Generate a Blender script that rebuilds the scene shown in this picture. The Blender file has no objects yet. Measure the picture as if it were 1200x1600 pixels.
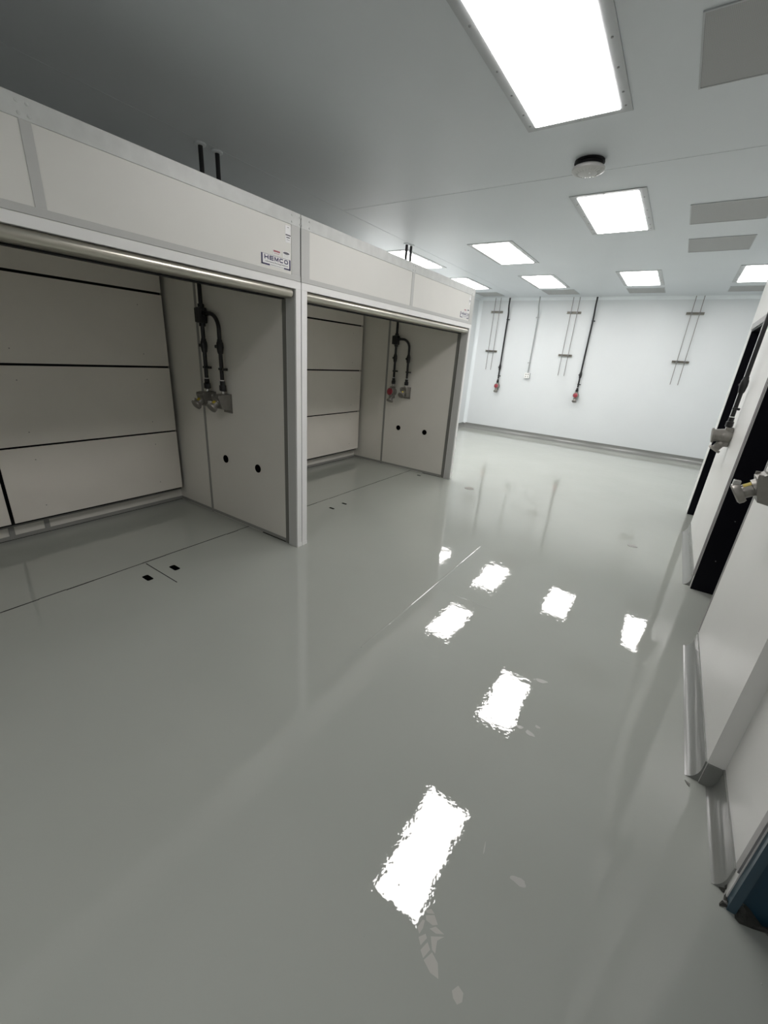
import bpy, bmesh, math, random
from mathutils import Vector, Matrix
random.seed(7)
C = bpy.context.scene.collection
SC = bpy.context.scene
PI = math.pi

# ---------------------------------------------------------------- camera
cam_d = bpy.data.cameras.new('camera'); cam = bpy.data.objects.new('camera', cam_d); C.objects.link(cam)
cam_d.sensor_fit = 'VERTICAL'; cam_d.sensor_height = 32.0
cam_d.lens = 642.08 / 1600 * 32.0
cam_d.clip_start = 0.02; cam_d.clip_end = 60
RT = (0.82196243, 0.56544244, 0.06821005); UP = (-0.25485285, 0.25805233, 0.93191149); FW = (-0.50934054, 0.78337976, -0.35621394)
cam.matrix_world = Matrix(((RT[0], UP[0], -FW[0], 0), (RT[1], UP[1], -FW[1], 0), (RT[2], UP[2], -FW[2], 1.6), (0, 0, 0, 1)))
SC.camera = cam

# ---------------------------------------------------------------- world, exposure
w = bpy.data.worlds.new('world'); SC.world = w; w.use_nodes = True
w.node_tree.nodes['Background'].inputs[0].default_value = (0.5, 0.52, 0.55, 1)
w.node_tree.nodes['Background'].inputs[1].default_value = 0.02
SC.view_settings.view_transform = 'Standard'; SC.view_settings.look = 'None'
SC.view_settings.gamma = 1.0; SC.view_settings.exposure = 0.08; SC.view_settings.use_curve_mapping = False
SC.cycles.use_denoising = True
SC.cycles.max_bounces = 10; SC.cycles.diffuse_bounces = 7; SC.cycles.glossy_bounces = 5
SC.cycles.sample_clamp_indirect = 12.0
LAMP = 16.0           # emission strength of the luminous lenses

# ---------------------------------------------------------------- materials
def mat(name, col, rough=0.5, metal=0.0, spec=0.5, coat=0.0, noise=None, bump=None, emit=None):
    """noise=(scale, amount): faint tone mottling; bump=(scale, distance)"""
    m = bpy.data.materials.new(name); m.use_nodes = True
    nt = m.node_tree; b = nt.nodes['Principled BSDF']
    b.inputs['Base Color'].default_value = (*col, 1); b.inputs['Roughness'].default_value = rough
    b.inputs['Metallic'].default_value = metal; b.inputs['Specular IOR Level'].default_value = spec
    b.inputs['Coat Weight'].default_value = coat
    tc = nt.nodes.new('ShaderNodeTexCoord')
    if noise:
        n = nt.nodes.new('ShaderNodeTexNoise'); n.inputs['Scale'].default_value = noise[0]; n.inputs['Detail'].default_value = 5
        nt.links.new(tc.outputs['Object'], n.inputs['Vector'])
        r = nt.nodes.new('ShaderNodeValToRGB')
        r.color_ramp.elements[0].position = 0.3; r.color_ramp.elements[1].position = 0.7
        r.color_ramp.elements[0].color = (*[c * (1 - noise[1]) for c in col], 1)
        r.color_ramp.elements[1].color = (*[min(1, c * (1 + noise[1])) for c in col], 1)
        nt.links.new(n.outputs[0], r.inputs[0]); nt.links.new(r.outputs[0], b.inputs['Base Color'])
    if bump:
        n2 = nt.nodes.new('ShaderNodeTexNoise'); n2.inputs['Scale'].default_value = bump[0]; n2.inputs['Detail'].default_value = 3
        nt.links.new(tc.outputs['Object'], n2.inputs['Vector'])
        bp = nt.nodes.new('ShaderNodeBump'); bp.inputs['Distance'].default_value = bump[1]; bp.inputs['Strength'].default_value = 1
        nt.links.new(n2.outputs[0], bp.inputs['Height']); nt.links.new(bp.outputs[0], b.inputs['Normal'])
    if emit:
        b.inputs['Emission Color'].default_value = (*emit[0], 1); b.inputs['Emission Strength'].default_value = emit[1]
    return m

M = {}
M['wall'] = mat('wall_panel_white', (0.655, 0.685, 0.695), 0.38, noise=(1.5, 0.015))
M['wall_near'] = mat('side_panel_white', (0.72, 0.72, 0.70), 0.32, noise=(2.0, 0.02))
M['ceil'] = mat('ceiling_panel', (0.63, 0.665, 0.69), 0.42, noise=(1.2, 0.015))
M['cove'] = mat('white_cove', (0.78, 0.82, 0.84), 0.3)
M['hood'] = mat('hood_fibreglass', (0.685, 0.68, 0.645), 0.42, noise=(3, 0.015))
M['hood_in'] = mat('hood_liner', (0.68, 0.66, 0.61), 0.45, noise=(2, 0.02))
M['hood_rail'] = mat('hood_white_rail', (0.80, 0.80, 0.79), 0.35)
M['baffle'] = mat('baffle_panel', (0.71, 0.675, 0.62), 0.5, noise=(3, 0.02))
M['galv'] = mat('galvanised_strip', (0.56, 0.575, 0.56), 0.38, noise=(14, 0.06))
M['strip'] = mat('grey_joint_strip', (0.27, 0.27, 0.255), 0.45)
M['dstrip'] = mat('dark_joint_strip', (0.17, 0.17, 0.155), 0.5)
M['gstrip'] = mat('light_grey_strip', (0.50, 0.505, 0.49), 0.4)
M['beam'] = mat('brushed_valance', (0.50, 0.48, 0.42), 0.30, metal=0.9)
M['black'] = mat('black_matte', (0.006, 0.006, 0.007), 0.6, spec=0.25)
M['void'] = mat('hole_void', (0.002, 0.002, 0.002), 0.95, spec=0.0)
M['door_black'] = mat('black_door', (0.004, 0.004, 0.007), 0.45, spec=0.15)
M['pvc'] = mat('black_pvc_coated', (0.010, 0.010, 0.011), 0.33, spec=0.45)
M['alu'] = mat('cast_aluminium', (0.235, 0.225, 0.205), 0.42, metal=0.6, noise=(30, 0.08))
M['alu_light'] = mat('bright_metal', (0.62, 0.61, 0.58), 0.25, metal=0.8)
M['frame'] = mat('lamp_frame_grey', (0.42, 0.44, 0.45), 0.4)
M['screw'] = mat('screw_head', (0.22, 0.22, 0.22), 0.35, metal=0.6)
M['emt'] = mat('grey_conduit', (0.38, 0.40, 0.40), 0.35, metal=0.5)
M['tube'] = mat('thin_tubing', (0.20, 0.19, 0.18), 0.35, metal=0.5)
M['strut'] = mat('strut_channel', (0.23, 0.22, 0.19), 0.45, metal=0.4)
M['red'] = mat('red_cap', (0.28, 0.030, 0.045), 0.4)
M['yellow'] = mat('yellow_band', (0.75, 0.62, 0.10), 0.5)
M['white'] = mat('white_plastic', (0.80, 0.80, 0.78), 0.35)
M['sticker'] = mat('sticker_white', (0.80, 0.80, 0.80), 0.4)
M['navy'] = mat('sticker_navy', (0.022, 0.020, 0.085), 0.4)
M['ink'] = mat('sticker_ink', (0.09, 0.09, 0.11), 0.5)
M['ink_red'] = mat('sticker_red', (0.35, 0.10, 0.11), 0.5)
M['vent'] = None
M['trim'] = mat('aluminium_trim', (0.36, 0.35, 0.35), 0.35, metal=0.3)
M['trim_light'] = mat('pale_trim', (0.52, 0.52, 0.51), 0.35)
M['blue'] = mat('blue_door', (0.010, 0.045, 0.075), 0.3)
M['blue_l'] = mat('blue_frame', (0.045, 0.085, 0.115), 0.3)
M['plastic'] = mat('dirty_film', (0.10, 0.10, 0.09), 0.15)
M['sill'] = mat('inside_floor', (0.24, 0.245, 0.235), 0.15)
M['smudge'] = mat('dried_smudge', (0.45, 0.445, 0.415), 0.5, spec=0.3)

def floor_like(name, col, pimples=True):
    m = bpy.data.materials.new(name); m.use_nodes = True; nt = m.node_tree; b = nt.nodes['Principled BSDF']; L = nt.links.new
    b.inputs['Roughness'].default_value = 0.018; b.inputs['IOR'].default_value = 1.6
    tc = nt.nodes.new('ShaderNodeTexCoord')
    n = nt.nodes.new('ShaderNodeTexNoise'); n.inputs['Scale'].default_value = 1.1; n.inputs['Detail'].default_value = 4; L(tc.outputs['Object'], n.inputs[0])
    r = nt.nodes.new('ShaderNodeValToRGB'); r.color_ramp.elements[0].position = 0.3; r.color_ramp.elements[1].position = 0.7
    r.color_ramp.elements[0].color = (*[c * 0.975 for c in col], 1); r.color_ramp.elements[1].color = (*[c * 1.025 for c in col], 1)
    L(n.outputs[0], r.inputs[0]); L(r.outputs[0], b.inputs['Base Color'])
    def nz(scale, dist, prev=None, detail=2):
        q = nt.nodes.new('ShaderNodeTexNoise'); q.inputs['Scale'].default_value = scale; q.inputs['Detail'].default_value = detail
        L(tc.outputs['Object'], q.inputs[0])
        bp = nt.nodes.new('ShaderNodeBump'); bp.inputs['Strength'].default_value = 1; bp.inputs['Distance'].default_value = dist
        L(q.outputs[0], bp.inputs['Height'])
        if prev: L(prev.outputs[0], bp.inputs['Normal'])
        return bp
    b1 = nz(2.6, 0.0018); b2 = nz(10, 0.0007, b1); b3 = nz(62, 0.00013, b2, 1)
    last = b3
    if pimples:   # dust nibs cured into the resin
        v = nt.nodes.new('ShaderNodeTexVoronoi'); v.inputs['Scale'].default_value = 13; L(tc.outputs['Object'], v.inputs['Vector'])
        mr = nt.nodes.new('ShaderNodeMapRange'); mr.inputs['From Min'].default_value = 0.0; mr.inputs['From Max'].default_value = 0.035
        mr.inputs['To Min'].default_value = 1; mr.inputs['To Max'].default_value = 0; L(v.outputs['Distance'], mr.inputs['Value'])
        b4 = nt.nodes.new('ShaderNodeBump'); b4.inputs['Strength'].default_value = 1; b4.inputs['Distance'].default_value = 0.0012
        L(mr.outputs[0], b4.inputs['Height']); L(last.outputs[0], b4.inputs['Normal']); last = b4
    L(last.outputs[0], b.inputs['Normal'])
    return m
M['floor'] = floor_like('epoxy_floor', (0.365, 0.383, 0.352))
M['base'] = floor_like('epoxy_cove', (0.20, 0.207, 0.195), False)
M['base'].node_tree.nodes['Principled BSDF'].inputs['Roughness'].default_value = 0.22

def vent_mat():
    m = mat('perforated_grey', (0.30, 0.305, 0.30), 0.5); nt = m.node_tree; b = nt.nodes['Principled BSDF']; L = nt.links.new
    tc = nt.nodes.new('ShaderNodeTexCoord'); v = nt.nodes.new('ShaderNodeTexVoronoi'); v.inputs['Scale'].default_value = 160; v.inputs['Randomness'].default_value = 0
    L(tc.outputs['Object'], v.inputs['Vector'])
    r = nt.nodes.new('ShaderNodeValToRGB'); r.color_ramp.elements[0].position = 0.28; r.color_ramp.elements[1].position = 0.36
    r.color_ramp.elements[0].color = (0.16, 0.16, 0.16, 1); r.color_ramp.elements[1].color = (0.36, 0.365, 0.36, 1)
    L(v.outputs['Distance'], r.inputs[0]); L(r.outputs[0], b.inputs['Base Color'])
    return m
M['vent'] = vent_mat()
M['lens'] = mat('luminous_lens', (0.9, 0.9, 0.9), 0.5, emit=((1.0, 0.965, 0.95), LAMP))

# ---------------------------------------------------------------- mesh helpers
class MB:
    def __init__(s): s.bm = bmesh.new()
    def box(s, x0, x1, y0, y1, z0, z1, bev=0):
        vs = [s.bm.verts.new(p) for p in ((x0,y0,z0),(x1,y0,z0),(x1,y1,z0),(x0,y1,z0),(x0,y0,z1),(x1,y0,z1),(x1,y1,z1),(x0,y1,z1))]
        fs = [s.bm.faces.new([vs[i] for i in q]) for q in ((0,3,2,1),(4,5,6,7),(0,1,5,4),(1,2,6,5),(2,3,7,6),(3,0,4,7))]
        if bev:
            es = list({e for f in fs for e in f.edges})
            bmesh.ops.bevel(s.bm, geom=es, offset=bev, segments=2, profile=0.5, affect='EDGES')
        return s
    def prism(s, pts, axis, a, b):
        """2D outline extruded along axis ('x','y','z') from a to b. pts are the other two coords in order"""
        def P(p, t): return {'x': (t, p[0], p[1]), 'y': (p[0], t, p[1]), 'z': (p[0], p[1], t)}[axis]
        A = [s.bm.verts.new(P(p, a)) for p in pts]; B = [s.bm.verts.new(P(p, b)) for p in pts]
        n = len(pts)
        s.bm.faces.new(A[::-1]); s.bm.faces.new(B)
        for i in range(n): s.bm.faces.new((A[i], A[(i+1) % n], B[(i+1) % n], B[i]))
        bmesh.ops.recalc_face_normals(s.bm, faces=s.bm.faces)
        return s
    def lathe(s, p, d, prof, seg=20):
        """profile [(t along axis, radius)...] turned about axis d at p"""
        d = Vector(d).normalized(); q = d.to_track_quat('Z', 'Y'); p = Vector(p)
        rings = []
        for t, r in prof:
            if r <= 1e-6: rings.append([s.bm.verts.new(p + d * t)])
            else: rings.append([s.bm.verts.new(p + q @ Vector((r*math.cos(2*PI*k/seg), r*math.sin(2*PI*k/seg), t))) for k in range(seg)])
        fs = []
        for a, b in zip(rings, rings[1:]):
            for k in range(seg):
                k2 = (k+1) % seg
                if len(a) == 1 and len(b) == 1: continue
                if len(a) == 1: fs.append(s.bm.faces.new((a[0], b[k], b[k2])))
                elif len(b) == 1: fs.append(s.bm.faces.new((a[k], b[0], a[k2])))
                else: fs.append(s.bm.faces.new((a[k], b[k], b[k2], a[k2])))
        if len(rings[0]) > 1: fs.append(s.bm.faces.new(rings[0]))
        if len(rings[-1]) > 1: fs.append(s.bm.faces.new(rings[-1]))
        for f in fs: f.smooth = True
        bmesh.ops.recalc_face_normals(s.bm, faces=fs)
        return s
    def cyl(s, p, d, length, r, seg=20): return s.lathe(p, d, [(0, 0), (0, r), (length, r), (length, 0)], seg)
    def tube(s, pts, r, seg=14):
        pts = [Vector(p) for p in pts]; rings = []
        up = None
        for i, p in enumerate(pts):
            a = pts[max(0, i-1)]; b = pts[min(len(pts)-1, i+1)]
            d = (b - a).normalized()
            if up is None: up = d.orthogonal().normalized()
            up = (up - d * up.dot(d)).normalized(); v = d.cross(up)
            rings.append([s.bm.verts.new(p + up*(r*math.cos(2*PI*k/seg)) + v*(r*math.sin(2*PI*k/seg))) for k in range(seg)])
        fs = []
        for a, b in zip(rings, rings[1:]):
            for k in range(seg): fs.append(s.bm.faces.new((a[k], a[(k+1) % seg], b[(k+1) % seg], b[k])))
        fs.append(s.bm.faces.new(rings[0][::-1])); fs.append(s.bm.faces.new(rings[-1]))
        for f in fs: f.smooth = True
        bmesh.ops.recalc_face_normals(s.bm, faces=fs)
        return s
    def quad(s, a, b, c, d):
        s.bm.faces.new([s.bm.verts.new(p) for p in (a, b, c, d)]); return s
    def move(s, v): bmesh.ops.translate(s.bm, verts=s.bm.verts, vec=v); return s

def obj(name, mb, m, parent=None, label=None):
    me = bpy.data.meshes.new(name)
    bm = mb.bm
    for e in bm.edges:      # keep hard edges crisp on smooth lathes
        if len(e.link_faces) == 2 and e.calc_face_angle(0) > 0.6: e.smooth = False
    # the mesh origin sits at the mesh's own centre
    xs = [v.co.copy() for v in bm.verts]
    c = Vector([(min(v[i] for v in xs) + max(v[i] for v in xs)) / 2 for i in range(3)])
    bmesh.ops.translate(bm, verts=bm.verts, vec=-c)
    bm.to_mesh(me); bm.free(); me.materials.append(m)
    o = bpy.data.objects.new(name, me); C.objects.link(o); o.location = c
    if parent:
        o.parent = parent
        if parent.type == 'MESH': o.location = c - parent.location
        # sub-parts are given in the thing's coordinates
    if label: o['label'] = label
    return o
def struct(name, mb, m, parent=None):
    o = obj(name, mb, m, parent)
    if not parent: o['kind'] = 'structure'
    return o
def thing(name, label, cat, loc=(0, 0, 0), rotz=0, group=None):
    o = bpy.data.objects.new(name, None); C.objects.link(o); o.location = loc; o.rotation_euler = (0, 0, rotz)
    o.empty_display_size = 0.1
    o['label'] = label; o['category'] = cat
    if group: o['group'] = group
    return o
def tag(o, label, cat, group=None):
    o['label'] = label; o['category'] = cat
    if group: o['group'] = group
    return o
def dup(root, loc, label, rotz=None):
    r = root.copy(); C.objects.link(r); r.location = loc; r['label'] = label
    if rotz is not None: r.rotation_euler = (0, 0, rotz)
    for ch in list(root.children):
        c = ch.copy(); C.objects.link(c); c.parent = r
        for g in list(ch.children):
            d = g.copy(); C.objects.link(d); d.parent = c
    return r

# ================================================================ the room
H = 3.0; XL = -4.34; XR = 0.50; YF = 10.18; YB = -2.6; XE = 2.2
struct('floor', MB().box(XL - .1, XE + .1, YB - .1, YF + .1, -0.1, 0.0), M['floor'])
struct('ceiling', MB().box(XL - .1, XE + .1, YB - .1, YF + .1, H, H + 0.1), M['ceil'])
struct('wall_left', MB().box(XL - .1, XL, YB - .1, YF + .1, 0, H), M['wall'])
struct('wall_far', MB().box(XL, XE, YF, YF + .1, 0, H), M['wall'])
struct('wall_back', MB().box(XL, XE, YB - .1, YB, 0, H), M['wall'])
struct('wall_end', MB().box(XE, XE + .1, 6.43, YF, 0, H), M['wall'])
D1 = (5.39, 6.20); D2 = (2.95, 3.885); D3 = (0.45, 1.372); DT = 2.12
wr = MB()
wr.box(XR, XR + .32, D1[1], 6.43, 0, H)
wr.box(XR, XR + .32, D1[0], D1[1], DT, H)
wr.box(XR, XR + .32, D2[1], D1[0], 0, H)
wr.box(XR, XR + .32, D2[0], D2[1], DT, H)
wr.box(XR, XR + .32, 1.83, D2[0], 0, H)
wr.box(XR + .06, XR + .32, D3[1], 1.83, 0, H)
wr.box(XR + .06, XR + .32, D3[0], D3[1], DT, H)
wr.box(XR + .06, XR + .32, YB, D3[0], 0, H)
struct('wall_right', wr, M['wall_near'])
struct('wall_return', MB().box(XR + .32, XE + .1, 6.33, 6.43, 0, H), M['wall'])

# thin raised joints between the ceiling panels
struct('trim_1', MB().box(-3.40, 1.6, 4.0, 4.012, H - 0.0015, H), M['ceil'])
struct('trim_2', MB().box(-3.41, -3.398, -2.5, 10.0, H - 0.0015, H), M['ceil'])
# white quarter-round coves
def cove_profile(r, n=6):
    return [(0, 0), (r, 0)] + [(r - r*math.sin(a), r - r*math.cos(a)) for a in [PI/2*k/n for k in range(1, n)]] + [(0, r)]
def cove(name, axis, a, b, fx, fz, r, m):
    """concave cove strip; fx/fz map profile coords to the two other axes"""
    return struct(name, MB().prism([(fx(p[0]), fz(p[1])) for p in cove_profile(r)], axis, a, b), m)
cove('trim_3', 'x', XL, XE, lambda u: YF - u, lambda v: H - v, 0.055, M['cove'])
cove('trim_4', 'y', 5.4, YF, lambda u: XL + u, lambda v: H - v, 0.055, M['cove'])
struct('trim_5', MB().prism([(XL + p[0], YF - p[1]) for p in cove_profile(0.07)], 'z', 0.1, H - .05), M['cove'])

# grey epoxy cove bases
def base(name, axis, a, b, fx, r=0.05, h=0.115, foot=0.0):
    pts = [(0, 0), (r, 0)]
    n = 7
    for k in range(1, n + 1):
        t = PI/2*k/n; pts.append((r - (r - .006)*math.sin(t), 0.001 + .075*(1 - math.cos(t))))
    pts += [(0.006, h), (0, h)]
    mbb = MB().prism([(fx(p[0]), p[1]) for p in pts], axis, a, b)
    for f in mbb.bm.faces:
        if len(f.verts) == 4: f.smooth = True
    return struct(name, mbb, M['base'])
base('baseboard_far', 'x', XL, XE, lambda u: YF - u, 0.10)
base('baseboard_left', 'y', 5.4, YF, lambda u: XL + u, 0.06)
base('baseboard_right', 'y', 3.915, 5.385, lambda u: XR - u, 0.05)
base('baseboard_right', 'y', 1.83, 2.925, lambda u: XR - u, 0.05)
base('baseboard_right', 'y', 1.40, 1.83, lambda u: XR + .06 - u, 0.035)
struct('baseboard_right', MB().box(XR + .002, XR + .06, 1.822, 1.8295, 0, .112), M['base'])

# resin ridges over the floor joints
def ridge(name, axis, a, b, c, w=0.007, h=0.0016):
    return struct(name, MB().prism([(c - w, 0.0), (c - w*.4, h*.8), (c, h), (c + w*.4, h*.8), (c + w, 0.0)], axis, a, b), M['floor'])
ridge('trim_6', 'y', 1.6, 3.42, -1.13)
ridge('trim_7', 'x', -1.06, -0.66, 2.49, 0.005, 0.0009)
ridge('trim_8', 'x', 0.11, 0.23, 2.487, 0.003, 0.0006)

# ---------------------------------------------------------------- doorways in the right wall
def door(name, y0, y1, x, mleaf, mjamb, deep=0.24, head=True):
    leaf = MB().box(x + deep, x + deep + .045, y0 + .02, y1 - .02, 0.006, DT - .02)
    o = struct(name, leaf, mleaf)
    def part(n, mb, m):
        q = obj(n, mb, m); q.parent = o; q.location = q.location - o.location; return q
    part('door_jamb', MB().box(x + .003, x + deep + .04, y1 - .02, y1 - .0015, 0, DT - .005), mjamb)
    part('door_jamb', MB().box(x + .003, x + deep + .04, y0 + .0015, y0 + .02, 0, DT - .005), mjamb)
    part('door_head', MB().box(x + .003, x + deep + .04, y0 + .0015, y1 - .0015, DT - .02, DT - .002), mjamb)
    hb = MB().box(x + deep - .012, x + deep, y0 + .09, y0 + .14, .96, 1.12, .003)
    hb.tube([(x + deep - .01, y0 + .115, 1.04), (x + deep - .055, y0 + .115, 1.04), (x + deep - .06, y0 + .13, 1.04), (x + deep - .06, y0 + .24, 1.04)], .009)
    part('door_handle', hb, M['screw'])
    return o, part
door('door_1', *D1, XR, M['door_black'], M['door_black'])
d2, part2 = door('door_2', *D2, XR, M['door_black'], M['door_black'])
part2('screw', MB().cyl((XR + .11, D2[1] - .021, 0.62), (0, -1, 0), .003, .004, 10), M['screw'])
part2('screw', MB().cyl((XR + .09, D2[1] - .021, 0.28), (0, -1, 0), .003, .004, 10), M['screw'])
d3, part3 = door('door_3', *D3, XR + .06, M['blue'], M['blue'])
part3('frame_edge', MB().box(XR + .062, XR + .085, D3[1] - .034, D3[1] - .021, .0, DT - .02), M['blue_l'])
# trims beside the openings
struct('trim_9', MB().box(XR - .006, XR, 3.890, 3.945, .112, 2.16).box(XR - .010, XR - .005, 3.912, 3.922, .112, 2.16), M['trim'])
struct('trim_10', MB().box(XR - .003, XR, 2.925, 2.931, .12, 2.16).box(XR - .003, XR, 2.942, 2.948, .12, 2.16), M['trim'])
struct('trim_11', MB().box(XR - .006, XR, 5.30, 6.24, DT, DT + .06), M['trim'])
struct('trim_12', MB().box(XR + .054, XR + .06, 1.374, 1.405, .13, 2.16), M['trim'])

# ================================================================ fume hoods
HX = -2.344
WLOC = {}
def text_mesh(body, size, bold=0.0, m=None):
    cu = bpy.data.curves.new('text', 'FONT'); cu.body = body; cu.size = size; cu.offset = bold; cu.align_x = 'CENTER'; cu.align_y = 'CENTER'
    cu.resolution_u = 2; cu.extrude = 0.0003
    to = bpy.data.objects.new('text', cu); C.objects.link(to)
    dg = bpy.context.evaluated_depsgraph_get()
    me = bpy.data.meshes.new_from_object(to.evaluated_get(dg))
    bpy.data.objects.remove(to); bpy.data.curves.remove(cu)
    return me
def text_on_face(name, body, wy, hz, y, z, x, m, parent, bold=0.0):
    """text on the hood face (plane of constant X, read from +X), scaled to wy x hz, centre y,z in world coordinates"""
    me = text_mesh(body, 1.0, bold)
    xs = [v.co.x for v in me.vertices]; ys = [v.co.y for v in me.vertices]
    cx = (min(xs)+max(xs))/2; cy = (min(ys)+max(ys))/2; sx = wy/(max(xs)-min(xs)); sy = hz/(max(ys)-min(ys))
    for v in me.vertices:
        v.co = Vector((v.co.z, (v.co.x-cx)*sx, (v.co.y-cy)*sy))
    me.materials.clear(); me.materials.append(m)
    o = bpy.data.objects.new(name, me); C.objects.link(o); o.parent = parent
    o.location = Vector((x, y, z)) - WLOC[parent.name]
    return o

def hood(y0, y1, sections, label, right_y, seams):
    """sections: Y ranges of the grey verticals on the header"""
    t = thing('fume_hood', label, 'fume hood', (HX, (y0 + y1)/2, 0), 0, 'walk-in fume hoods')
    O = Vector(t.location)
    def part(name, mb, m, lab=None, parent=None):
        mb.move(-O)
        p = obj(name, mb, m, None, lab)
        if parent is None: p.parent = t
        else: p.parent = parent; p.location = p.location - parent.location
        WLOC[p.name] = O + (p.location if parent is None else p.location + parent.location)
        return p
    XB = -4.16
    yi0 = y0 + .040; yi1 = y1 - .038      # inner faces of the side walls
    # header
    part('header_panel', MB().box(HX - .10, HX - .004, y0 + .01, y1 - .005, 2.02, 2.40), M['hood'])
    part('top_rail', MB().box(HX - .12, HX, y0 + .004, y1 - .003, 2.353, 2.43, .002), M['galv'], 'dull grey metal top rail')
    part('header_rail', MB().box(HX - .09, HX, y0 + .004, y1 - .003, 2.034, 2.066, .0015), M['gstrip'])
    part('front_rail', MB().box(HX - .09, HX + .003, y0 + .004, y1 - .003, 1.984, 2.031, .002), M['hood_rail'], 'white rail over the opening')
    for a, b in sections:
        part('header_strip', MB().box(HX - .03, HX - .001, a, b, 2.064, 2.354, .001), M['gstrip'])
    # screws on the top rail
    for a, b in sections:
        for yy in (a + .004, b - .004):
            for zz in (2.352 + .018, 2.408):
                part('screw', MB().lathe((HX - .001, yy, zz), (1, 0, 0), [(0, .0), (0, .007), (.003, .006), (.005, .002), (.0052, 0)], 10), M['galv'])
    # rounded metal valance under the rail
    pts = []
    for k in range(0, 21):      # rolled edge: a little over half a circle, then a flat back
        a = math.radians(100 - k*10); pts.append((HX - .030 + .031*math.cos(a), 1.954 + .030*math.sin(a)))
    pts += [(HX - .06, 1.924), (HX - .12, 1.924), (HX - .12, 1.984)]
    vb = MB().prism(pts[::-1], 'y', y0 + .062, y1 - .078)
    for f in vb.bm.faces:
        if len(f.verts) == 4: f.smooth = True
    part('valance', vb, M['beam'], 'rounded brushed metal valance')
    part('valance_dark_gap', MB().box(HX - .13, HX - .085, y0 + .062, y1 - .078, 1.917, 1.925), M['black'])  # black strip painted in as the dark gap under the valance
    # posts
    for a, b, nm in ((y0 + .005, y0 + .060, 0), (y1 - .051, y1 - .003, 1)):
        part('post', MB().box(HX - .10, HX + .002, a, b, 0, 1.986, .002), M['hood_rail'])
        part('post_foot', MB().box(HX - .10, HX + .004, a - .0005, b + .0005, 0, .032, .001), M['hood_rail'])
    part('side_strip', MB().box(HX - .150, HX - .099, yi1 - .004, y1 - .02, 0, 2.3), M['dstrip'])
    part('side_strip', MB().box(HX - .094, HX - .010, yi1 - .0145, yi1 + .01, 0.001, 1.984), M['gstrip'])  # grey layer on the post's inner side, its shading put into the colour
    part('side_strip', MB().box(HX - .128, HX - .098, y0 + .02, yi0 + .003, 0, 2.3), M['dstrip'])
    # side walls
    for s, (a, b) in (('r', (yi1, y1 - .004)), ('l', (y0 + .004, yi0))):
        side = part('side_panel', MB().box(XB, HX - .10, a, b, 0, 2.36), M['hood_in'])
        yy = (yi1 - .002, yi1 + .001) if s == 'r' else (yi0 - .001, yi0 + .002)
        part('joint_strip', MB().box(-3.573, -3.541, yy[0], yy[1], .0, 2.34), M['strip'], None, side)
        part('joint_strip', MB().box(-4.10, HX - .128, yy[0] - .001, yy[1] + .001, .006, .036), M['strip'], None, side)
        if s == 'r':
            for xx in (-3.283, -2.835):
                part('grommet', MB().lathe((xx, yi1 - .0005, .598), (0, -1, 0), [(0, 0), (0, .036), (.004, .036), (.0045, .031), (.001, .029), (.001, 0)], 24), M['void'], 'round black port', side)
    # back, roof
    part('back_panel', MB().box(XB, -4.107, y0 + .004, y1 - .004, 0, 2.36), M['hood_in'])
    part('roof_panel', MB().box(XB, HX - .09, y0 + .004, y1 - .004, 2.355, 2.385), M['hood_in'])
    mid = (y0 + y1)/2 + .01
    part('back_strip', MB().box(-4.108, -4.100, yi0, yi1, .004, .034), M['strip'])
    part('back_strip', MB().box(-4.108, -4.100, yi0, yi1, .108, .150), M['strip'])
    for yy in (mid, mid + .235, mid - .235):
        part('back_strip', MB().box(-4.108, -4.099, yy - .018, yy + .018, .03, .11), M['strip'])
    # baffles, standing off the back
    for (a, b) in ((yi0 + .045, mid - .012), (mid + .012, yi1 - .045)):
        for (za, zb) in ((.168, .747), (.762, 1.344), (1.362, 1.959), (1.979, 2.352)):
            bf = part('baffle', MB().box(-4.006, -3.998, a, b, za, zb), M['baffle'])
            if zb - za > .5:
                for yy in (a + .22, b - .22):
                    for zz in (za + .1, zb - .1):
                        part('screw', MB().cyl((-3.998, yy, zz), (1, 0, 0), .002, .0045, 8), M['strip'], None, bf)
    part('baffle_gap_shade', MB().box(-4.06, -4.045, yi0 + .02, yi1 - .03, .14, 2.352), M['black'], 'black sheet painting the shade behind the baffles')  # added black sheet, paints the shade seen through the baffle gaps
    # exhaust collars on the roof
    for yy in (y0 + (y1 - y0)*.25, y0 + (y1 - y0)*.75):
        part('exhaust_collar', MB().lathe((-2.85, yy, 2.385), (0, 0, 1), [(0, 0), (0, .17), (.02, .17), (.02, .15), (.085, .15), (.085, .14), (.0, .14)], 28), M['strip'])
    # company sticker near the right end of the header
    ry = right_y
    st = part('sticker', MB().box(HX - .0045, HX - .0025, ry - .25, ry, 2.083, 2.147), M['sticker'], 'white sticker printed HEMCO in dark blue')
    br = MB()
    br.box(HX - .0026, HX - .0015, ry - .248, ry - .237, 2.085, 2.146); br.box(HX - .0026, HX - .0015, ry - .248, ry - .180, 2.085, 2.093)
    br.box(HX - .0026, HX - .0015, ry - .013, ry - .002, 2.085, 2.146); br.box(HX - .0026, HX - .0015, ry - .060, ry - .002, 2.085, 2.093)
    br.box(HX - .0026, HX - .0018, ry - .248, ry - .002, 2.1445, 2.146)
    part('sticker_bracket', br, M['navy'], None, st)
    lt = MB(); lw_, lh_, g_, k_ = .0325, .024, .0088, .0062; zb_ = 2.1165; x0_, x1_ = HX - .0026, HX - .0014
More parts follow.
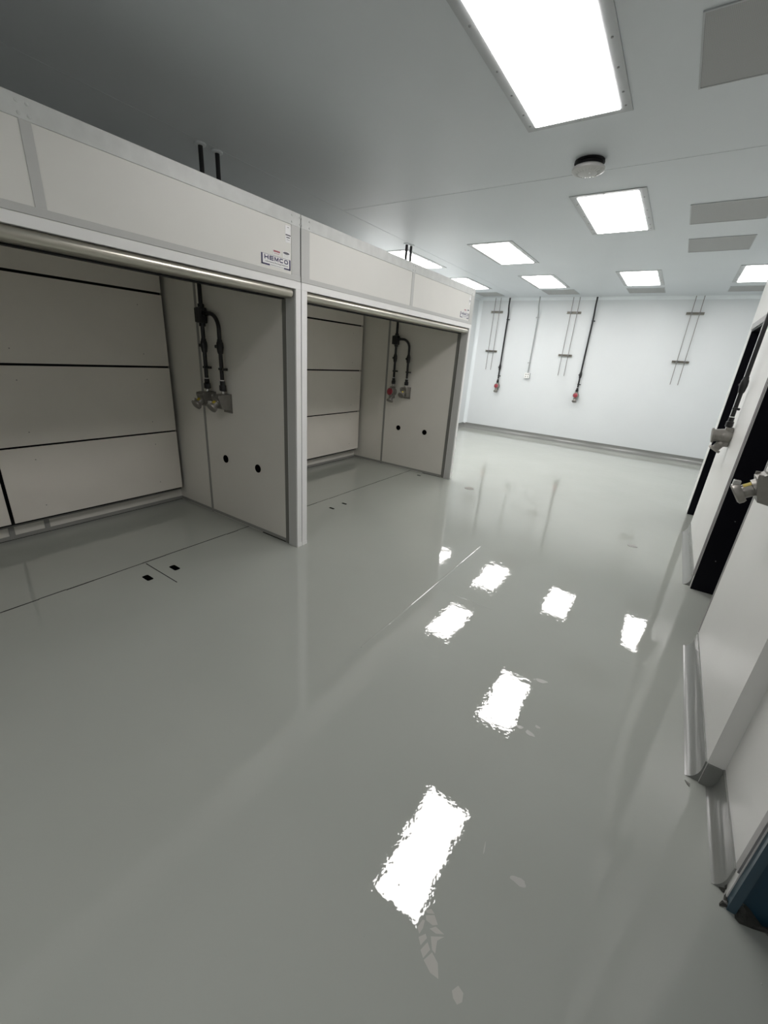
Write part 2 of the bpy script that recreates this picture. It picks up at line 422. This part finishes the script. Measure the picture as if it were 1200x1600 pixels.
    for n_, ch_ in enumerate('HEMCO'):      # heavy block capitals
        a_ = ry - .222 + n_*(lw_ + g_); b_ = a_ + lw_; t_ = zb_ + lh_; h_ = .0058
        def bx(p, q, r0, r1): lt.box(x0_, x1_, p, q, r0, r1)
        if ch_ == 'H': bx(a_, a_+k_, zb_, t_); bx(b_-k_, b_, zb_, t_); bx(a_+k_, b_-k_, zb_+.0092, zb_+.0092+h_)
        if ch_ == 'E':
            bx(a_, a_+k_, zb_, t_)
            for q_ in (zb_, zb_ + .0092, t_ - h_): bx(a_+k_, b_, q_, q_ + h_*.95)
        if ch_ == 'M':
            bx(a_, a_+k_*.85, zb_, t_); bx(b_-k_*.85, b_, zb_, t_); m_ = (a_+b_)/2
            lt.prism([(a_+k_*.85, t_), (a_+k_*.85, t_-.009), (m_, zb_), (b_-k_*.85, t_-.009), (b_-k_*.85, t_), (m_, zb_+.009)], 'x', x0_, x1_)
        if ch_ in 'CO':
            c_ = .006
            lt.prism([(a_, zb_+c_), (a_+k_, zb_+h_), (a_+k_, t_-h_), (a_, t_-c_)], 'x', x0_, x1_)
            lt.prism([(a_, t_-c_), (a_+k_, t_-h_), (b_-k_, t_-h_), (b_, t_-c_), (b_-c_, t_), (a_+c_, t_)], 'x', x0_, x1_)
            lt.prism([(a_, zb_+c_), (a_+c_, zb_), (b_-c_, zb_), (b_, zb_+c_), (b_-k_, zb_+h_), (a_+k_, zb_+h_)], 'x', x0_, x1_)
            if ch_ == 'O': lt.prism([(b_-k_, zb_+h_), (b_, zb_+c_), (b_, t_-c_), (b_-k_, t_-h_)], 'x', x0_, x1_)
    part('lettering', lt, M['navy'], None, st)
    text_on_face('lettering', 'Laboratory Planning Solutions', .190, .009, ry - .120, 2.105, HX - .0018, M['ink'], st, 0.01)
    text_on_face('lettering', 'www.hemcocorp.com', .105, .006, ry - .120, 2.091, HX - .0018, M['ink'], st, 0.0)
    # small certification marks
    s2 = part('sticker', MB().box(HX - .0045, HX - .0030, ry - .150, ry - .088, 2.155, 2.182), M['sticker'], 'small red and white sticker')
    part('sticker_band', MB().box(HX - .0031, HX - .0022, ry - .146, ry - .092, 2.169, 2.179), M['ink_red'], None, s2)
    part('sticker_line', MB().box(HX - .0031, HX - .0024, ry - .142, ry - .096, 2.160, 2.1625), M['ink_red'], None, s2)
    s3 = part('sticker', MB().box(HX - .0045, HX - .0030, ry - .068, ry - .006, 2.150, 2.190), M['sticker'], 'small white sticker with a dark oval mark')
    part('sticker_band', MB().prism([(ry - .037 + .027*math.cos(2*PI*k/16), 2.180 + .007*math.sin(2*PI*k/16)) for k in range(16)], 'x', HX - .0031, HX - .0022), M['ink'], None, s3)
    for zz in (2.168, 2.162, 2.156):
        part('sticker_line', MB().box(HX - .0031, HX - .0024, ry - .058, ry - .016, zz, zz + .0015), M['gstrip'], None, s3)
    s4 = part('sticker', MB().box(HX - .0045, HX - .0030, ry - .042, ry + .004, 2.245, 2.340), M['sticker'], 'tall white sticker with dark print')
    part('sticker_band', MB().box(HX - .0031, HX - .0022, ry - .040, ry + .002, 2.283, 2.290), M['ink'], None, s4)
    part('sticker_line', MB().box(HX - .0031, HX - .0024, ry - .034, ry - .004, 2.270, 2.276), M['ink'], None, s4)
    part('sticker_line', MB().box(HX - .0031, HX - .0024, ry - .032, ry - .006, 2.259, 2.261), M['ink'], None, s4)
    part('sticker_line', MB().box(HX - .0031, HX - .0024, ry - .026, ry - .012, 2.328, 2.331), M['ink'], None, s4)
    return t
Y0, Y1, Y2 = -0.64, 2.331, 5.312
hood(Y0, Y1, ((-.63, -.56), (.832, .873), (2.247, 2.326)), 'nearer large white walk-in fume hood, filling the left side of the photo', 2.238, True)
hood(Y1, Y2, ((2.336, 2.417), (3.803, 3.850), (5.222, 5.307)), 'farther white walk-in fume hood, between the nearer hood and the far wall', 5.205, True)

# floor joints, lift-out panels and finger holes inside the hoods
for i, (ya, yb) in enumerate(((Y0 + .04, Y1 - .03), (Y1 + .04, Y2 - .03))):
    n = 13 + 3*i
    mb = MB(); y = ya; r = random.Random(i)
    while y < yb:     # slightly ragged cut line
        y2 = min(yb, y + .09 + r.random()*.12); d = (r.random() - .5)*.006; wdt = .0035 + r.random()*.002
        mb.box(-2.998 + d - wdt, -2.998 + d + wdt, y, y2, 0.0, 0.0008); y = y2
    struct('trim_%d' % n, mb, M['black'])
    struct('trim_%d' % (n+1), MB().box(-4.107, -4.098, ya, yb, 0, .0012), M['black'])
    struct('trim_%d' % (n+2), MB().box(-2.80, -2.50, yb - .014, yb + .001, 0, .004), M['void'])  # black strip painted as the shadow gap along the side wall foot
struct('trim_19', MB().box(-2.975, -2.56, 1.319, 1.3255, 0, .0008), M['black'])
def slot(x, y, label, lx=.044, ly=.022):
    pts = []
    for (cx, cy, a0) in ((lx - .012, ly - .012, 0), (-lx + .012, ly - .012, 90), (-lx + .012, -ly + .012, 180), (lx - .012, -ly + .012, 270)):
        for k in range(5):
            a = math.radians(a0 + 22.5*k); pts.append((x + cx + .012*math.cos(a), y + cy + .012*math.sin(a)))
    tag(obj('finger_hole', MB().prism(pts, 'z', -.0005, .0009), M['void']), label, 'floor slot', 'oblong black slots in the hood floors')
slot(-2.764, 1.225, 'left oblong black slot in the floor of the nearer hood, beside the short joint')
slot(-2.764, 1.424, 'right oblong black slot in the floor of the nearer hood, beside the short joint')
slot(-2.766, 3.205, 'left one of the close pair of black slots in the farther hood floor', .034, .014)
slot(-2.764, 3.415, 'right one of the close pair of black slots in the farther hood floor', .034, .014)
slot(-2.765, 5.11, 'small black slot at the foot of the farther hood side wall', .03, .014)

# ================================================================ conduits and receptacles
def sub(name, mb, m, thing_, parent, label=None):
    """sub-part: mesh in the thing's coordinates, parented to one of its parts"""
    o = obj(name, mb, m, None, label); o.parent = parent; o.location = o.location - parent.location
    return o
def receptacle_angled(t, x, ztop):
    """cast box with a hooded socket that looks out and down; wall at y=0, room towards -y"""
    z = ztop
    b = MB().prism([(-.002, z), (-.100, z), (-.128, z - .020), (-.100, z - .118), (-.002, z - .135)], 'x', x - .052, x + .052)
    box = obj('receptacle', b, M['alu'], t, 'cast grey metal receptacle box')
    sub('back_plate', MB().box(x - .058, x + .058, -.008, -.001, z - .158, z + .004, .002), M['alu'], t, box)
    sub('box_lug', MB().cyl((x - .046, -.118, z - .004), (0, 0, -1), .016, .009, 10).cyl((x + .046, -.118, z - .004), (0, 0, -1), .016, .009, 10), M['alu'], t, box)
    d = Vector((0, -.83, -.56)); p = Vector((x, -.108, z - .066))
    sub('socket_neck', MB().lathe(p, d, [(-.01, 0), (-.01, .040), (.012, .040), (.014, .030), (.052, .030), (.052, 0)], 20), M['alu'], t, box)
    bb = MB(); u = Vector((0, d.z, -d.y)).normalized(); u = u if u.z > 0 else -u; v = d.cross(u); rows = []
    for tt in (.012, .042):
        rows.append([bb.bm.verts.new(p + d*tt + (u*math.cos(a) + v*math.sin(a))*.0312) for a in [math.radians(-42 + 12*k) for k in range(8)]])
    for k in range(7): bb.bm.faces.new((rows[0][k], rows[0][k+1], rows[1][k+1], rows[1][k]))
    bmesh.ops.solidify(bb.bm, geom=bb.bm.faces[:], thickness=.0012)
    sub('socket_label', bb, M['yellow'], t, box, 'yellow label on the socket neck')
    cp = p + d*.050
    sub('socket_lid', MB().lathe(cp, d, [(0, 0), (0, .041), (.010, .046), (.026, .046), (.032, .036), (.032, 0)], 22), M['alu'], t, box)
    sub('lid_hinge', MB().box(x - .014, x + .014, cp.y - .044, cp.y - .018, cp.z + .014, cp.z + .046, .003), M['alu_light'], t, box)
    return box
def receptacle_switched(t, x, ztop, cap='red'):
    """round switch housing with a coloured face over a small socket that looks down"""
    z = ztop; d = Vector((0, -1, .10)).normalized()
    b = MB().lathe((x, -.002, z - .066), (0, -1, 0), [(0, 0), (0, .058), (.055, .060), (.075, .054), (.075, 0)], 24)
    b.box(x - .03, x + .03, -.06, -.004, z - .03, z + .012, .004)
    b.box(x - .032, x + .032, -.062, -.002, z - .155, z - .09, .006)
    box = obj('receptacle', b, M['alu'], t, 'cast grey metal switched receptacle')
    c0 = Vector((x, -.074, z - .062))
    if cap == 'red':
        sub('switch_cap', MB().lathe(c0, d, [(0, 0), (0, .052), (.024, .056), (.030, .052), (.030, .044)], 24), M['alu'], t, box)
        sub('switch_face', MB().lathe(c0, d, [(.02, 0), (.02, .045), (.032, .046), (.037, .036), (.037, 0)], 24), M['red'], t, box, 'round red switch face')
        sub('switch_lever', MB().box(x - .006, x + .006, -.124, -.106, z - .086, z - .040, .003), M['red'], t, box)
    else:
        d2_ = Vector((0, -1, -.16)).normalized()
        sub('switch_cap', MB().lathe(c0, d2_, [(-.03, 0), (-.03, .055), (.050, .053), (.052, .064), (.066, .064), (.070, .054), (.070, 0)], 26), M['alu'], t, box)
    e = Vector((0, -.50, -.866)); p = Vector((x, -.045, z - .115))
    sub('socket_neck', MB().lathe(p, e, [(0, 0), (0, .034), (.03, .038), (.034, .033), (.075, .033), (.075, 0)], 20), M['alu'], t, box)
    sub('socket_lid', MB().lathe(p + e*.074, e, [(0, 0), (0, .045), (.006, .050), (.018, .050), (.022, .040), (.022, 0)], 22), M['alu'], t, box)
    return box
R_ = .0165
def seal(t, x, y, z0, z1):
    h = z1 - z0
    return obj('seal_fitting', MB().lathe((x, y, z0), (0, 0, 1), [(0, 0), (0, .020), (h*.12, .024), (h*.45, .029), (h*.75, .027), (h*.88, .021), (h, .020), (h, 0)], 16)
               .cyl((x, y, z0 + h*.5), (-.8, -.6, 0), .040, .013, 12), M['pvc'], t)
def union(t, x, y, z):
    u = obj('union', MB().lathe((x, y, z), (0, 0, 1), [(0, 0), (0, .020), (.006, .029), (.046, .029), (.052, .022), (.085, .021), (.085, 0)], 8), M['pvc'], t)
    sub('collar', MB().cyl((x, y, z - .022), (0, 0, 1), .024, .016, 14), M['alu_light'], t, u)
    sub('collar_ring', MB().cyl((x, y, z + .082), (0, 0, 1), .010, .0175, 14), M['white'], t, u, 'white ring on the conduit')
def clamp(t, x, y, z, m='pvc', s=1):
    return obj('clamp', MB().box(x - .019, x + .019, y - .019, y + .022, z - .009, z + .009, .003).box(x + s*.014, x + s*.044, y - .008, y + .03, z - .010, z + .010, .003)
               .cyl((x + s*.033, y - .008, z), (0, -1, 0), .010, .007, 10), M[m], t)

def hood_conduit(loc, left, label):
    """black conduit drop that forks in two inside a hood; origin on the side wall at floor level"""
    t = thing('conduit_drop', label, 'electrical conduit', loc, 0)
    y = -.045
    xa, xb = -.11, .11         # left and right drop
    obj('conduit', MB().tube([(xa, y, 2.345), (xa, y, 1.85)], R_), M['pvc'], t)
    j = obj('junction_box', MB().box(xa - .034, xa + .034, y - .034, y + .032, 1.745, 1.865, .008).cyl((xa, y, 1.72), (0, 0, 1), .17, .026, 14).cyl((xa + .02, y, 1.82), (1, 0, 0), .035, .023, 14), M['pvc'], t)
    sub('box_cover', MB().box(xa - .056, xa - .036, y - .03, y + .028, 1.75, 1.86, .004), M['pvc'], t, j)
    pts = [(xa + .03, y, 1.82)] + [(xb - .115 + .115*math.sin(a), y, 1.705 + .115*math.cos(a)) for a in [PI/2*k/9 for k in range(10)]] + [(xb, y, 1.60)]
    obj('branch_conduit', MB().tube(pts, R_), M['pvc'], t)
    obj('conduit', MB().tube([(xa, y, 1.74), (xa, y, 1.25)], R_), M['pvc'], t)
    obj('conduit', MB().tube([(xb, y, 1.60), (xb, y, 1.25)], R_), M['pvc'], t)
    for x in (xa, xb):
        seal(t, x, y, 1.515, 1.625); clamp(t, x, y, 1.395); union(t, x, y, 1.215)
    if left == 'angled': receptacle_angled(t, xa, 1.19)
    else: receptacle_switched(t, xa - .015, 1.17)
    receptacle_angled(t, xb, 1.19)
    return t
hood_conduit((-3.305, Y1 - .038, 0), 'angled', 'black forked conduit ending in two grey sockets on the nearer hood side wall')
hood_conduit((-3.290, Y2 - .038, 0), 'switched', 'black forked conduit ending in a red-faced and a grey socket, inside the farther hood')

def wall_conduit(loc, label, rot=0, ztop=3.0, cap='red', bend=True, zr=1.15):
    t = thing('conduit_drop', label, 'electrical conduit', loc, rot)
    y = -.045
    if bend: pts = [(0, y - .05, ztop), (0, y - .05, 2.84), (0, y - .04, 2.78), (0, y - .01, 2.70), (0, y, 2.64), (0, y, zr + .09)]
    else: pts = [(0, y, ztop), (0, y, zr + .09)]
    obj('conduit', MB().tube(pts, R_), M['pvc'], t)
    obj('flange', MB().lathe((0, pts[0][1], 2.990), (0, 0, 1), [(0, 0), (0, .05), (.009, .055), (.009, 0)], 20), M['cove'], t, 'pale ceiling flange')
    seal(t, 0, y, zr + .30, zr + .43); clamp(t, 0, y, 2.55); clamp(t, 0, y, zr + .17); union(t, 0, y, zr + .012)
    receptacle_switched(t, 0, zr, cap)
    return t
wall_conduit((-3.60, YF, 0), 'thin black conduit with a red-faced socket, left one on the far wall')
wall_conduit((-1.79, YF, 0), 'thin black conduit with a red-faced socket, right one on the far wall', zr=1.12)
wall_conduit((XR, 4.70, 0), 'black conduit with a large grey socket on the white wall between the two black doorways', -PI/2, cap='grey', bend=False, zr=1.205)
# socket close to the camera on the right
t = thing('receptacle_drop', 'grey metal socket with a yellow band at the right edge, beside the near black doorway', 'electrical socket', (XR, 2.31, 0), -PI/2)
obj('conduit', MB().tube([(0, -.045, 2.99), (0, -.045, 1.30)], R_), M['pvc'], t); union(t, 0, -.045, 1.262); clamp(t, 0, -.045, 1.46); seal(t, 0, -.045, 1.58, 1.70)
receptacle_angled(t, 0, 1.245)

# grey conduit with outlet
t = thing('outlet_drop', 'slim grey conduit ending in a small white four-hole outlet on the far wall', 'electrical outlet', (-2.925, YF, 0))
obj('conduit', MB().tube([(0, -.14, 3.0), (0, -.14, 2.86), (0, -.12, 2.80), (0, -.04, 2.70), (0, -.03, 2.65), (0, -.03, 1.435)], .0125), M['emt'], t)
clamp(t, 0, -.03, 2.60, 'emt', -1); clamp(t, 0, -.03, 1.66, 'emt', -1)
ob = obj('outlet_box', MB().box(-.055, .055, -.065, -.001, 1.325, 1.437, .004), M['emt'], t)
cp = sub('cover_plate', MB().box(-.058, .058, -.072, -.065, 1.322, 1.440, .003), M['white'], t, ob, 'white cover plate')
for dx in (-.024, .024):
    for dz in (-.024, .024):
        sub('outlet_socket', MB().lathe((dx, -.0715, 1.381 + dz), (0, -1, 0), [(0, 0), (0, .014), (.002, .013), (.002, 0)], 14), M['strip'], t, ob)

# thin tubing pairs on the far wall
def tubing(x, label):
    t = thing('tubing_pair', label, 'tubing', (x, YF, 0), 0, 'pairs of thin tubes on the far wall')
    for dx in (-.063, .063): obj('tube', MB().tube([(dx, -.05, 2.998), (dx, -.05, 1.44)], .0058, 10), M['tube'], t)
    for z in (2.705, 1.86):
        s = obj('strut_bracket', MB().prism([(-.001, z - .021), (-.041, z - .021), (-.041, z - .010), (-.036, z - .010), (-.036, z - .017), (-.005, z - .017), (-.005, z + .017), (-.036, z + .017), (-.036, z + .010), (-.041, z + .010), (-.041, z + .021), (-.001, z + .021)], 'x', -.145, .135), M['strut'], t)
        for dx in (-.063, .063):
            sub('tube_clamp', MB().box(dx - .015, dx + .015, -.062, -.036, z - .020, z + .020, .003).cyl((dx, -.062, z), (0, -1, 0), .010, .005, 8), M['screw'], t, s)
    return t
tubing(-3.885, 'leftmost pair of thin tubes on brackets on the far wall, beside the far hood corner')
tubing(-2.190, 'middle pair of thin tubes on brackets, between the outlet conduit and right black conduit')
tubing(-0.070, 'rightmost pair of thin tubes on brackets, alone on the right part of the far wall')

# pipes above the hoods
def drop_pipe(x, y, z0, label, grp):
    t = thing('ceiling_pipe', label, 'pipe', (x, y, 0), 0, grp)
    obj('pipe', MB().tube([(0, 0, 2.998), (0, 0, z0)], .0175), M['pvc'], t)
    obj('escutcheon', MB().lathe((0, 0, 2.984), (0, 0, 1), [(0, 0), (0, .034), (.004, .042), (.0155, .043), (.0155, 0)], 20), M['cove'], t, 'pale ceiling flange')
drop_pipe(-3.44, 2.37, 2.432, 'left black pipe of the pair rising to the ceiling above the nearer hood', 'black pipes over the hoods')
drop_pipe(-3.44, 2.515, 2.432, 'right black pipe of the pair rising to the ceiling above the nearer hood', 'black pipes over the hoods')
drop_pipe(-3.44, 5.37, 0.0, 'left black pipe of the pair rising above the far end of the farther hood', 'black pipes over the hoods')
drop_pipe(-3.42, 5.45, 0.0, 'right black pipe of the pair rising above the far end of the farther hood', 'black pipes over the hoods')

# ================================================================ ceiling lamps
def make_lamp(x, y, label):
    t = thing('ceiling_light', label, 'ceiling light', (x, y, H), 0, 'flat rectangular ceiling lamps')
    fw, fh, lw, lh = .297, .612, .236, .560
    f = MB().box(-fw, fw, -fh, -lh, -.006, -.0005).box(-fw, fw, lh, fh, -.006, -.0005).box(-fw, -lw, -lh, lh, -.006, -.0005).box(lw, fw, -lh, lh, -.006, -.0005)
    fr = obj('lamp_frame', f, M['frame'], t)
    obj('lamp_lens', MB().box(-lw, lw, -lh, lh, -.011, -.002), M['lens'], t, 'glowing white lens')
    for px, py in [(sx*.267, yy) for sx in (-1, 1) for yy in (-.40, -.05, .18, .40, .54)] + [(xx, sy*.588) for xx in (-.02, .02) for sy in (-1, 1)][:4:3]:
        sub('screw', MB().cyl((px, py, -.006), (0, 0, -1), .003, .006, 10), M['screw'], t, fr)
    return t
lamp = make_lamp(-.905, 2.612, 'largest bright rectangular ceiling lamp, cut by the top edge of the photo')
for x, y, lab in ((-.905, 5.05, 'square-looking bright ceiling lamp just beyond the smoke detector'),
                  (-2.40, 6.25, 'ceiling lamp nearest the hood tops, above the farther hood corner'),
                  (-2.40, 8.36, 'ceiling lamp near the far wall, above the grey outlet conduit'),
                  (-.905, 8.32, 'ceiling lamp near the far wall, in line with the two nearest lamps'),
                  (.575, 8.22, 'ceiling lamp cut by the right edge near the far wall'),
                  (-3.89, 8.32, 'ceiling lamp in the far left corner, just beyond the hood top corner'),
                  (-3.89, 6.25, 'ceiling lamp partly hidden behind the farther hood, beside the black pipes')):
    dup(lamp, (x, y, H), lab)
dup(lamp, (-.905, -1.3, H), 'ceiling lamp behind the camera, out of the photo')

# grey perforated ceiling vents
def vent(x0, x1, y0, y1, label):
    t = thing('ceiling_vent', label, 'ceiling vent', ((x0+x1)/2, (y0+y1)/2, H), 0, 'grey perforated ceiling vents')
    a = (x1-x0)/2; b = (y1-y0)/2
    obj('vent_face', MB().box(-a + .004, a - .004, -b + .004, b - .004, -.004, -.0005), M['vent'], t)
    e = .004
    obj('vent_frame', MB().box(-a-e, -a+e, -b-e, b+e, -.006, -.0002).box(a-e, a+e, -b-e, b+e, -.006, -.0002).box(-a+e, a-e, -b-e, -b+e, -.006, -.0002).box(-a+e, a-e, b-e, b+e, -.006, -.0002), M['frame'], t)
vent(-.300, .275, 2.585, 3.155, 'largest grey perforated vent in the top right corner')
vent(-.305, .275, 5.000, 5.575, 'upper one of the two grey vents stacked at the right edge')
vent(-.305, .270, 6.140, 6.735, 'lower one of the two grey vents stacked at the right edge')
vent(-2.680, -2.080, 9.22, 9.76, 'grey vent between a lamp and the far wall, over the outlet conduit')
vent(-1.190, -.615, 9.21, 9.72, 'grey vent before the far wall behind the row of nearest lamps')
vent(.290, .870, 9.19, 9.69, 'grey vent before the far wall at the right edge')
vent(-4.15, -3.66, 9.36, 9.88, 'grey vent in the far left ceiling corner')

# smoke detector
t = thing('smoke_detector', 'round dusty white smoke detector on a black neck under the ceiling', 'smoke detector', (-.930, 3.80, H))
obj('mounting_neck', MB().lathe((0, 0, -.001), (0, 0, -1), [(0, 0), (0, .100), (.014, .103), (.014, .090), (.045, .090), (.045, 0)], 32), M['black'], t, 'black mounting base')
dt = obj('detector_body', MB().lathe((0, 0, -.040), (0, 0, -1), [(0, 0), (0, .104), (.010, .112), (.022, .111), (.030, .094), (.038, .062), (.041, .030), (.041, 0)], 36), M['trim_light'], t)
rb = MB()
for k in range(24):
    a = 2*PI*k/24; c = math.cos(a); s_ = math.sin(a)
    rb.tube([(.066*c, .066*s_, -.0775), (.098*c, .098*s_, -.066)], .003, 6)
sub('grille_ribs', rb, M['gstrip'], t, dt)
sub('indicator', MB().cyl((.02, -.03, -.080), (0, 0, -1), .003, .008, 10), M['alu_light'], t, dt)

# floor plates
t = thing('floor_drain', 'round floor cap close to the far hood corner', 'floor drain', (-1.962, 5.08, 0))
obj('drain_ring', MB().lathe((0, 0, 0), (0, 0, 1), [(0, .046), (0, .062), (.002, .061), (.0022, .048)], 28), M['alu'], t)
obj('drain_cap', MB().lathe((0, 0, 0), (0, 0, 1), [(0, 0), (0, .046), (.0012, .045), (.0012, 0)], 28), M['strip'], t)
t = thing('floor_drain', 'small dark floor drain in front of the right wall', 'floor drain', (.036, 4.508, 0))
obj('drain_ring', MB().lathe((0, 0, 0), (0, 0, 1), [(0, .030), (0, .044), (.002, .043), (.0022, .032)], 24), M['strip'], t)
obj('drain_cap', MB().lathe((0, 0, 0), (0, 0, 1), [(0, 0), (0, .031), (.0008, .030), (.0008, 0)], 24), M['black'], t)

# dried shoe print on the floor
U = Vector((-.24, -.19, 0)).normalized()
def blob(mb, cx, cy, a, b, ang, n=14, seed=0):
    r = random.Random(seed); ph = r.random()*6
    pts = []
    for k in range(n):
        t_ = 2*PI*k/n; rr = 1 + .13*math.sin(3*t_ + ph) + .08*math.sin(5*t_ + 2*ph)
        x = a*rr*math.cos(t_); y = b*rr*math.sin(t_)
        pts.append((cx + x*math.cos(ang) - y*math.sin(ang), cy + x*math.sin(ang) + y*math.cos(ang)))
    mb.prism(pts, 'z', 0.0, 0.0004)
def px_floor(u, v):
    d = Vector(RT)*((u - 600)/642.08) + Vector(UP)*(-(v - 800)/642.08) + Vector(FW)
    k = 1.6 / -d.z; return d.x*k, d.y*k
TREAD = [[(665,1423),(674,1420),(679,1428),(668,1427)],[(665,1430),(679,1430),(684,1445),(676,1446),(666,1438)],[(652,1449),(660,1437),(664,1438),(661,1450),(655,1459)],
         [(671,1451),(681,1448),(694,1460),(681,1459)],[(654,1464),(665,1459),(667,1466),(657,1477)],[(673,1463),(694,1464),(683,1470),(680,1490),(675,1484)],
         [(657,1484),(668,1472),(672,1484),(661,1497)],[(662,1500),(675,1488),(684,1505),(685,1530),(672,1520)]]
sp = MB()
for poly in TREAD:
    sp.prism([px_floor(u, v) for u, v in poly], 'z', 0.0, .0003)
sp2 = MB().prism([px_floor(u, v) for u, v in [(706,1548),(716,1540),(724,1552),(722,1566),(714,1570),(708,1560)]], 'z', 0.0, .0003)
o = tag(obj('shoe_print', sp, M['smudge']), 'faint pale shoe print on the grey floor at the bottom of the photo', 'shoe print')
tag(obj('shoe_print', sp2, M['smudge']), 'small faint pale mark just beyond the heel of the shoe print, near the bottom edge', 'shoe print')
mk = MB()
for u, v, a, b, g in ((812,1136,.016,.010,.3),(828,1146,.022,.012,-.2),(846,1064,.03,.014,.3),(810,1377,.026,.012,.1),(757,1325,.002,.022,.2),(840,1136,.012,.008,0)):
    x, y = px_floor(u, v); blob(mk, x, y, a, b, g, seed=int(u))
sm = bpy.data.materials.new('faint_smudge'); sm.use_nodes = True
sm.node_tree.nodes['Principled BSDF'].inputs['Base Color'].default_value = (.43, .43, .41, 1); sm.node_tree.nodes['Principled BSDF'].inputs['Roughness'].default_value = .3
tag(obj('floor_smudge', mk, sm), 'scattered faint drip marks on the glossy floor beside the lamp reflections', 'smudge')['kind'] = 'stuff'

# crumpled film at the foot of the blue door frame
fm = bmesh.new(); r = random.Random(3)
nx, ny = 15, 9
grid = []
for i in range(nx):
    row = []
    for j in range(ny):
        s_ = i/(nx-1); v = j/(ny-1)
        # runs along the floor line from the base end to the blue jamb
        p0 = Vector((.560, 1.425, 0)); p1 = Vector((.575, 1.355, 0)); p2 = Vector((.70, 1.335, 0))
        p = p0.lerp(p1, s_*2) if s_ < .5 else p1.lerp(p2, (s_-.5)*2)
        out = Vector((-.024, -.022, 0))*(1 - v)*(.35 + .65*min(1, s_*3))*(1 + .8*math.sin(s_*19 + r.random()))*.8
        z = .002 + (.030 + .018*math.sin(s_*14))*v + r.random()*.006*v
        row.append(fm.verts.new(p + out + Vector((r.uniform(-.004, .004), r.uniform(-.004, .004), z))))
    grid.append(row)
for i in range(nx-1):
    for j in range(ny-1): fm.faces.new((grid[i][j], grid[i+1][j], grid[i+1][j+1], grid[i][j+1]))
bmesh.ops.solidify(fm, geom=fm.faces[:], thickness=.002)
mbx = MB(); mbx.bm.free(); mbx.bm = fm
tag(obj('crumpled_film', mbx, M['plastic']), 'dark crumpled plastic film at the foot of the blue door frame', 'plastic film')
tag(obj('paint_chip', MB().prism([(.452, 1.800), (.470, 1.792), (.468, 1.775), (.459, 1.784)], 'z', 0, .003), M['dstrip']), 'tiny dark chip on the floor at the near end of the cove base', 'debris')
